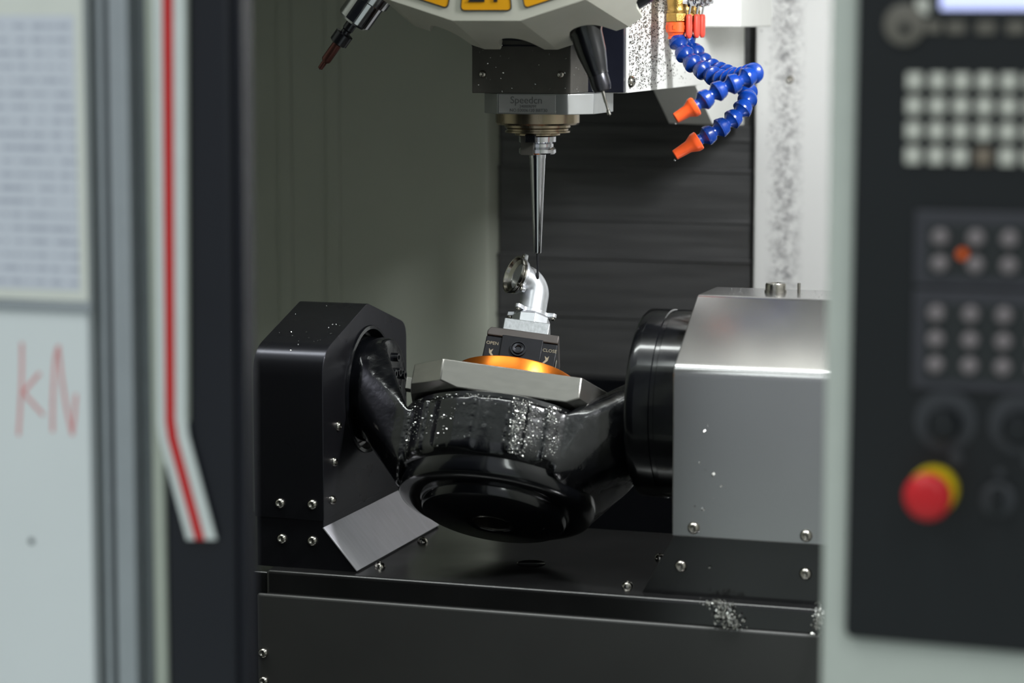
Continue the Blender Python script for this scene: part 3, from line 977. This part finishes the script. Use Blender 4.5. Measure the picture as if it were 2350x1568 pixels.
def hose(name, label, pts, flip_from, nozzle_tip, start):
    t = thing(name, start, label, 'hose', 'coolant hoses')
    sp_ = spline(pts, 12)
    # resample at the link pitch
    cum = [0.0]
    for a, c in zip(sp_, sp_[1:]):
        cum.append(cum[-1] + (c - a).length)
    nlink = max(2, int(round(cum[-1] / L_)))
    pitch = cum[-1] / nlink

    def at_(s):
        for i in range(len(cum) - 1):
            if cum[i + 1] >= s:
                f = (s - cum[i]) / max(1e-9, cum[i + 1] - cum[i])
                return sp_[i].lerp(sp_[i + 1], f)
        return sp_[-1]
    for k in range(nlink):
        a, c = at_(k * pitch), at_((k + 1) * pitch)
        o = bpy.data.objects.new('hose_link', LINK)
        COL.objects.link(o)
        put(o, t)
        # sockets look back up the hose, ball necks towards the nozzle
        o.location = c
        o.rotation_euler = (a - c).to_track_quat('Z', 'Y').to_euler()
        o.scale = (1.06, 1.06, pitch / 0.0168)
    # orange threaded adapter at the valve
    p = Vector(start)
    bm = nb()
    lathe(bm, [(0, 0.0205), (0.0138, 0.0205), (0.0138, 0.0080), (0.0118, 0.0065), (0.0105, 0.0030), (0.0120, -0.0010), (0, -0.0010)], p, (0, 0, 1), 6 * 4)
    ad = obj('adapter', bm, ORANGE, t, smooth=25)
    for k in range(6):
        a = 2 * math.pi * k / 6 - R(60)
        bm = nb()
        box(bm, -0.0016, 0.0016, -0.0146, -0.0132, 0.0110, 0.0165)
        bmesh.ops.transform(bm, matrix=Matrix.Translation(p) @ Matrix.Rotation(a, 4, 'Z'), verts=bm.verts)
        obj('wrench_lug', bm, ORANGE, ad, 0.0003)
    # orange nozzle
    q, tip = sp_[-1], Vector(nozzle_tip)
    d = tip - q
    ln = d.length
    bm = nb()
    lathe(bm, [(0.0, 0.001), (0.0110, 0.0008), (0.0122, 0.002), (0.0122, ln * 0.20), (0.0112, ln * 0.26), (0.0078, ln * 0.46), (0.0066, ln * 0.98), (0.0060, ln), (0.0045, ln), (0.0040, ln * 0.8), (0, ln * 0.8)], q - d * 0.04, d, 28)
    obj('nozzle', bm, ORANGE, t, smooth=30)
    bm = nb(); bmesh.ops.create_icosphere(bm, subdivisions=2, radius=0.0016, matrix=Matrix.Translation(q + d * 0.955 - V(0, 0, 0.0062)))
    obj('coolant_drop', bm, CHROME, t)
    return t


A1 = [(0.1503, 0.1200, 1.4960), (0.1605, 0.1100, 1.4791), (0.1729, 0.1000, 1.4671), (0.1887, 0.0900, 1.4574), (0.2060, 0.0800, 1.4500), (0.2267, 0.0600, 1.4441), (0.2505, 0.0300, 1.4471),
      (0.2760, -0.0050, 1.4540), (0.2890, -0.0340, 1.4560), (0.2842, -0.0560, 1.4504), (0.2714, -0.0640, 1.4442), (0.2576, -0.0710, 1.4380), (0.2449, -0.0800, 1.4298), (0.2333, -0.0850, 1.4204), (0.2286, -0.0900, 1.4168)]
hose('coolant_hose', 'blue link hose looping forward, with the upper orange nozzle', A1, 8, (0.2047, -0.1000, 1.4012), (0.1502, 0.12, 1.4960))
B1 = [(0.1430, 0.1900, 1.4968), (0.1531, 0.1900, 1.4826), (0.1663, 0.1800, 1.4685), (0.1812, 0.1700, 1.4586), (0.2024, 0.1500, 1.4524), (0.2256, 0.1200, 1.4470), (0.2481, 0.0800, 1.4377),
      (0.2618, 0.0500, 1.4277), (0.2631, 0.0300, 1.4148), (0.2561, 0.0200, 1.4031), (0.2469, 0.0100, 1.3936), (0.2349, 0.0000, 1.3847), (0.2218, -0.0050, 1.3766), (0.2130, -0.0100, 1.3713)]
hose('coolant_hose', 'blue link hose hanging lower, with the lower orange nozzle', B1, 8, (0.1834, -0.0200, 1.3519), (0.1430, 0.19, 1.4968))

# ================================================================== WORK LAMP (right inner wall, out of frame)
wlp = thing('work_lamp', (0.78, -0.32, 1.83), 'white tubular work lamp on the right inner wall of the machine', 'lamp')
bm = nb(); box(bm, 0.70, 0.78, -0.53, -0.11, 1.80, 1.86)
obj('lamp_housing', bm, WHITE, wlp, 0.004)
bm = nb(); box(bm, 0.695, 0.701, -0.50, -0.14, 1.805, 1.850)
obj('diffuser', bm, LAMPM, wlp, 0.002)

# ================================================================== LEFT DOOR (foreground)
YD = -1.05
do = thing('sliding_door', (-0.02, YD, 0.03), 'grey and black sliding machine door with a red and white stripe, blurred in front', 'door')
bm = nb()
prism(bm, [(-0.0385, 0.03), (-0.0237, 0.03), (-0.0237, 1.12), (0.0012, 1.165), (0.0060, 1.54), (0.0090, 2.0), (-0.0330, 2.0)], YD, YD + 0.045, lambda a, c, d: (a, d, c))
obj('door_leaf', bm, DOORG, do, 0.003)
bm = nb()
prism(bm, [(-0.0243, 0.03), (0.0400, 0.03), (0.0465, 2.0), (0.0085, 2.0), (0.0055, 1.54), (0.0006, 1.166), (-0.0243, 1.125)], YD + 0.004, YD + 0.040, lambda a, c, d: (a, d, c))
obj('black_panel', bm, DOORK, do, 0.004)
bm = nb(); prism(bm, [(0.0390, 0.03), (0.0470, 0.03), (0.0545, 2.0), (0.0455, 2.0)], YD + 0.012, YD + 0.040, lambda a, c, d: (a, d, c))
obj('door_edge_seal', bm, NAVY, do, 0.002)


def stripe(name, l, r, m, y):
    bm = nb()
    pts_l, pts_r = l, r
    poly = pts_l + pts_r[::-1]
    prism(bm, poly, y, y + 0.0035, lambda a, c, d: (a, d, c))
    return obj(name, bm, m, do, 0.0006, smooth=0)


def off(line, f):
    return [(a + (c - a) * f, z0 + (z1 - z0) * f) for (a, z0), (c, z1) in zip(line[0], line[1])]


edgeL = [(-0.0200, 2.0), (-0.0240, 1.5395), (-0.0275, 1.1620), (-0.0255, 1.1480), (-0.0001, 1.0574)]
edgeR = [(0.0100, 2.0), (0.0065, 1.5395), (0.0010, 1.1700), (0.0030, 1.1520), (0.0285, 1.0593)]
E2 = (edgeL, edgeR)
stripe('white_band', off(E2, 0.0), off(E2, 0.29), DOORW, YD - 0.0035)
stripe('red_band', off(E2, 0.29), off(E2, 0.63), DOORR, YD - 0.0036)
stripe('white_band', off(E2, 0.63), off(E2, 1.0), DOORW, YD - 0.0035)

# aluminium upright left of the door
up = thing('door_post', (-0.07, YD, 0.0), 'grooved aluminium upright between the white board and the door', 'post')
for x0, x1, y, m, nm in ((-0.0980, -0.0840, YD + 0.010, PROFD, 'groove'), (-0.0845, -0.0765, YD - 0.004, PROF, 'ridge'), (-0.0770, -0.0715, YD + 0.004, PROFD, 'groove'),
                         (-0.0720, -0.0505, YD - 0.008, PROF, 'ridge'), (-0.0510, -0.0385, YD + 0.006, PROFD, 'groove')):
    bm = nb()
    prism(bm, [(x0 - 0.001, 0.0), (x1 - 0.003, 0.0), (x1 + 0.0042, 2.0), (x0 + 0.0065, 2.0)], y, YD + 0.05, lambda a, c, d: (a, d, c))
    obj(nm, bm, m, up, 0.0025, 3)

# white board with notice and red scribble
wb = thing('white_board', (-0.30, YD, 0.05), 'large white board at the left edge of the picture, blurred', 'board')
bm = nb()
prism(bm, [(-0.60, 0.0), (-0.1000, 0.0), (-0.0925, 2.0), (-0.60, 2.0)], YD - 0.002, YD + 0.03, lambda a, c, d: (a, d, c))
obj('board_panel', bm, BOARD, wb, 0.002)


def marks(pts_list, m, parent, r=0.0016):
    for pts in pts_list:
        bm = nb()
        tube(bm, spline([(x, YD - 0.0022, z) for x, z in pts], 6), (r, 0.0004), 8, flat=(0, -1, 0))
        obj('marker_stroke', bm, m, parent)


marks([[(-0.1622, 1.2300), (-0.1632, 1.2000), (-0.1655, 1.1700), (-0.1680, 1.1440)], [(-0.1445, 1.2030), (-0.1530, 1.1940), (-0.1620, 1.1845)], [(-0.1620, 1.1845), (-0.1540, 1.1760), (-0.1420, 1.1640)],
       [(-0.1330, 1.1490), (-0.1320, 1.1800), (-0.1290, 1.2150), (-0.1250, 1.2290)], [(-0.1250, 1.2290), (-0.1225, 1.2000), (-0.1180, 1.1700), (-0.1130, 1.1470)], [(-0.1130, 1.1470), (-0.1105, 1.1650), (-0.1085, 1.1850)]], REDINK, wb)
bm = nb(); lathe(bm, [(0, 0.0005), (0.003, 0.0005), (0.003, 0)], (-0.1573, YD - 0.002, 1.046), (0, -1, 0), 12)
obj('dark_spot', bm, PROFD, wb)
nt_ = thing('paper_notice', (-0.22, YD - 0.004, 1.27), 'typed paper notice in a clear sleeve on the white board', 'notice')
bm = nb(); box(bm, -0.300, -0.0930, YD - 0.0045, YD - 0.0025, 1.2700, 1.56)
obj('sleeve', bm, SLEEVE, nt_, 0.0006)
bm = nb(); box(bm, -0.295, -0.1010, YD - 0.0052, YD - 0.0044, 1.2800, 1.5260)
obj('sheet', bm, PAPER, nt_)
bm = nb(); box(bm, -0.31, -0.090, YD - 0.0060, YD - 0.0022, 1.2600, 1.2690)
obj('sleeve_rail', bm, PROF, nt_, 0.0006)

# ================================================================== CONTROL PANEL (foreground right)
cp = thing('control_panel', (0.80, YD, 1.01), 'black machine control panel with ivory keys and red emergency stop, blurred at right', 'control panel')
YP = YD - 0.012
bm = nb()
prism(bm, round_poly([(0.6000, 1.0150), (1.06, 1.0080), (1.06, 1.90), (0.6035, 1.90)], [0.008, 0.008, 0.008, 0.008]), YP, YD + 0.001, lambda a, c, d: (a, d, c))
obj('panel_body', bm, PANELK, cp, 0.003)


def rnd(name, m, x, z, r, h, parent, y=YP, seg=24, dome=0.25):
    bm = nb()
    lathe(bm, [(0, h), (r * (1 - dome), h), (r, h * 0.7), (r, -0.0005), (0, -0.0005)], (x, y, z), (0, -1, 0), seg)
    return obj(name, bm, m, parent, smooth=50)


# display
bm = nb(); box(bm, 0.6600, 1.02, YP - 0.003, YP + 0.001, 1.5240, 1.86)
sc_ = obj('screen_bezel', bm, PANELD, cp, 0.002)
bm = nb(); box(bm, 0.6690, 1.01, YP - 0.0036, YP - 0.0026, 1.5310, 1.85)
obj('screen', bm, SCREEN, sc_)
for i in range(5):
    bxo('soft_key', SOFTKEY, cp, 0.6735 + 0.0235 * i, 0.6890 + 0.0235 * i, YP - 0.003, YP + 0.0005, 1.5115, 1.5215, 0.002)
rnd('soft_dial', SOFTKEY, 0.6405, 1.5190, 0.0165, 0.006, cp)
rnd('dial_hub', PANELK, 0.6412, 1.5160, 0.0045, 0.008, cp)
bxo('soft_key', SOFTKEY, cp, 0.6560, 0.6700, YP - 0.003, YP + 0.0005, 1.512, 1.522, 0.002)
bxo('light_key', KEY, cp, 0.6490, 0.6600, YP - 0.004, YP + 0.0005, 1.526, 1.540, 0.002)
# ivory keypad
kp_bm = nb(); box(kp_bm, -0.0065, 0.0065, -0.0045, 0.0005, -0.0068, 0.0068)
bmesh.ops.bevel(kp_bm, geom=kp_bm.edges[:], offset=0.0016, segments=2, affect='EDGES', profile=0.5)
kme = bpy.data.meshes.new('keycap'); kp_bm.to_mesh(kme); kp_bm.free(); kme.materials.append(KEY); kme.shade_smooth(); kme.set_sharp_from_angle(angle=R(30))
kme2 = kme.copy(); kme2.materials[0] = KEYB
for r_ in range(4):
    for c_ in range(7):
        o = bpy.data.objects.new('keycap', kme2 if (r_, c_) == (3, 3) else kme)
        COL.objects.link(o); put(o, cp)
        o.location = (0.6493 + 0.01865 * c_, YP, 1.4743 - 0.01985 * r_)
# button modules
for (z0, z1, nm) in ((1.3100, 1.3715, 'button_module'), (1.2260, 1.3080, 'button_module')):
    bm = nb(); box(bm, 0.6515, 0.86, YP - 0.004, YP + 0.0005, z0, z1)
    mo = obj(nm, bm, PANELG, cp, 0.004)
    bm = nb(); box(bm, 0.6620, 0.85, YP - 0.0046, YP - 0.0036, z0 + 0.009, z1 - 0.011)
    obj('button_field', bm, PANELD, mo, 0.002)
for xs, zs, lit in (((0.6730, 0.7014, 0.7278, 0.754, 0.780), (1.3503, 1.3290), True), ((0.6712, 0.6986, 0.7250, 0.7515, 0.778), (1.2890, 1.2680, 1.2473), False)):
    for z in zs:
        for x in xs:
            rnd('push_button', BTN, x, z, 0.0068, 0.006, cp, YP - 0.0044)
rnd('orange_button', BTNL, 0.6912, 1.3372, 0.0042, 0.008, cp, YP - 0.0044)
# override dials
for x in (0.6795, 0.7390, 0.7985):
    rnd('dial_scale', DIAL, x, 1.2010, 0.0250, 0.0012, cp, dome=0.05, seg=40)
    k = rnd('dial_knob', PANELK, x, 1.1985, 0.0135, 0.016, cp)
    bm = nb(); box(bm, x - 0.001, x + 0.001, YP - 0.0172, YP - 0.0155, 1.2005, 1.2115)
    obj('pointer', bm, DIAL, k)
    rnd('dial_lamp', DIAL, x + 0.009, 1.171, 0.0055, 0.0015, cp)
# emergency stop and selector
es = rnd('stop_collar', ESTOPY, 0.6715, 1.1440, 0.0200, 0.010, cp, seg=40, dome=0.06)
bm = nb()
lathe(bm, [(0, 0.044), (0.010, 0.0435), (0.0165, 0.041), (0.0192, 0.036), (0.0192, 0.031), (0.0150, 0.027), (0.0125, 0.024), (0.0125, 0.008), (0, 0.008)], (0.6715, YP, 1.1440), (0, -1, 0), 40)
obj('stop_mushroom', bm, ESTOPR, es, smooth=50)
k = rnd('selector_base', DIAL, 0.7235, 1.1390, 0.0140, 0.006, cp)
bm = nb(); box(bm, 0.7195, 0.7275, YP - 0.020, YP - 0.004, 1.1290, 1.1500)
obj('selector_handle', bm, PANELK, k, 0.002)
rnd('selector_lamp', DIAL, 0.7240, 1.1600, 0.0040, 0.002, cp)


# ================================================================== SWARF AND DROPLETS
def flakes(name, label, cat, spots, m, lo, hi, curl=0.0):
    """spots: (point, normal); each flake a small bent sliver"""
    vs_, fs_ = [], []
    for p, nn in spots:
        nn = Vector(nn).normalized()
        u, w, a = frame(nn)
        k = random.uniform(0, 6.28)
        d1 = u * math.cos(k) + w * math.sin(k)
        d2 = nn.cross(d1)
        ln = random.uniform(lo, hi)
        wd = ln * random.uniform(0.3, 0.8)
        lift = ln * random.uniform(0.1, 0.5 + curl)
        b0 = len(vs_)
        p = Vector(p) + nn * 0.0002
        vs_ += [p - d1 * ln / 2 - d2 * wd / 2, p - d1 * ln / 2 + d2 * wd / 2, p + nn * lift - d2 * wd / 2 * .8, p + nn * lift + d2 * wd / 2 * .8, p + d1 * ln / 2 - d2 * wd / 2 * .6, p + d1 * ln / 2 + d2 * wd / 2 * .6]
        fs_ += [(b0, b0 + 1, b0 + 3, b0 + 2), (b0 + 2, b0 + 3, b0 + 5, b0 + 4)]
    me = bpy.data.meshes.new(name)
    me.from_pydata(vs_, [], fs_)
    me.materials.append(m)
    o = bpy.data.objects.new(name, me)
    COL.objects.link(o)
    tag(o, label, cat, kind='stuff')
    return o


G = random.gauss
U_ = random.uniform
sp1 = []
for i in range(2300):
    y = 0.024 + abs(G(0, 0.13))
    if y < 0.40:
        sp1.append(((0.1128 if y < 0.39 else 0.1102, y, 1.432 + U_(0, 1) ** 0.8 * 0.12), (1, 0, 0)))
flakes('dark_swarf', 'fine dark wet swarf specks sticking to the white spindle head side', 'swarf', sp1, CHIPD, 0.0008, 0.0032)
sp2 = []
for i in range(900):
    z = U_(1.12, 1.56)
    if i % 3: continue
    sp2.append(((0.168 + G(0, 0.010 + 0.012 * (z - 1.12)), 0.6995, z), (0, -1, 0)))
flakes('grey_swarf', 'grey swarf smear running down the white rear guard at right', 'swarf', sp2, CHIPG, 0.001, 0.003)
sp3 = []
for i in range(1250):
    cl_ = random.choice([(-140, 6, -0.104, 0.007), (-140, 9, -0.098, 0.012), (-69, 1.2, -0.085, 0.020), (-63, 3, -0.085, 0.020), (-60, 4, -0.095, 0.015), (-64, 3, -0.075, 0.012),
                         (-50, 2, -0.066, 0.006), (-46, 4, -0.098, 0.010), (-95, 40, -0.057, 0.003), (-118, 14, -0.085, 0.02), (-66, 2, -0.095, 0.02)])
    a = R(G(cl_[0], cl_[1])); h = max(-0.124, min(-0.055, G(cl_[2], cl_[3])))
    dg_ = math.degrees(a)
    r = 0.1325
    for a0, a1, ex in ((-132, -121, 0.004), (-112, -89, 0.003), (-71, -63, 0.004), (-52, -40, 0.004)):
        if a0 <= dg_ <= a1: r = 0.1320 + ex
    sp3.append((TT @ Vector((r * math.cos(a), r * math.sin(a), h)), TT.to_3x3() @ Vector((math.cos(a), math.sin(a), 0))))
flakes('bright_swarf', 'bright wet aluminium swarf stuck to the black cradle front', 'swarf', sp3, CHIP, 0.0006, 0.0027, 0.3)
sp4 = []
for i in range(260):
    t = U_(0, 1)
    sp4.append(((0.300 + G(0, 0.008) + 0.02 * t, -0.256 - 0.004 * t - abs(G(0, 0.002)), 0.8470 - 0.030 * t + G(0, 0.002)), (0, -0.7, 0.7)))
for i in range(90):
    sp4.append(((0.421 + G(0, 0.003), -0.258 - abs(G(0, 0.004)), 0.835 + G(0, 0.009)), (0, -0.7, 0.7)))
for i in range(14):
    sp4.append(((0.285 + G(0, 0.02), -0.236, U_(0.86, 1.06)), (0, -1, 0)))
flakes('curly_swarf', 'curly bright swarf clump on the front ledge below the grey housing', 'swarf', sp4, CHIP, 0.001, 0.005, 0.8)
sp5 = []
for i in range(70):
    sp5.append(((U_(0.25, 0.42), U_(-0.115, -0.03), 1.1908), (0, 0, 1)))
for i in range(22):
    t = U_(0, 1)
    sp5.append(((U_(-0.285, -0.21), -0.232 + 0.15 * t, 1.1168 + 0.0455 * t), (0, -0.3, 1)))
for i in range(70):
    x = U_(-0.06, 0.06) if i % 2 else 0.0640
    sp5.append(((x, -0.0665 if i % 2 else U_(-0.06, 0.02), U_(1.43, 1.50)), (0, -1, 0) if i % 2 else (1, 0, 0)))
for i in range(90):
    sp5.append(((U_(0.155, 0.215), U_(0.085, 0.13), U_(1.462, 1.48)), (0, -0.5, 1)))
sp5 = [s for s in sp5 if not (0.15 < s[0][0] < 0.22 and 0.08 < s[0][1] < 0.14)]
flakes('loose_swarf', 'scattered loose swarf crumbs on the housings and spindle cover', 'swarf', sp5, CHIP, 0.0008, 0.0024)
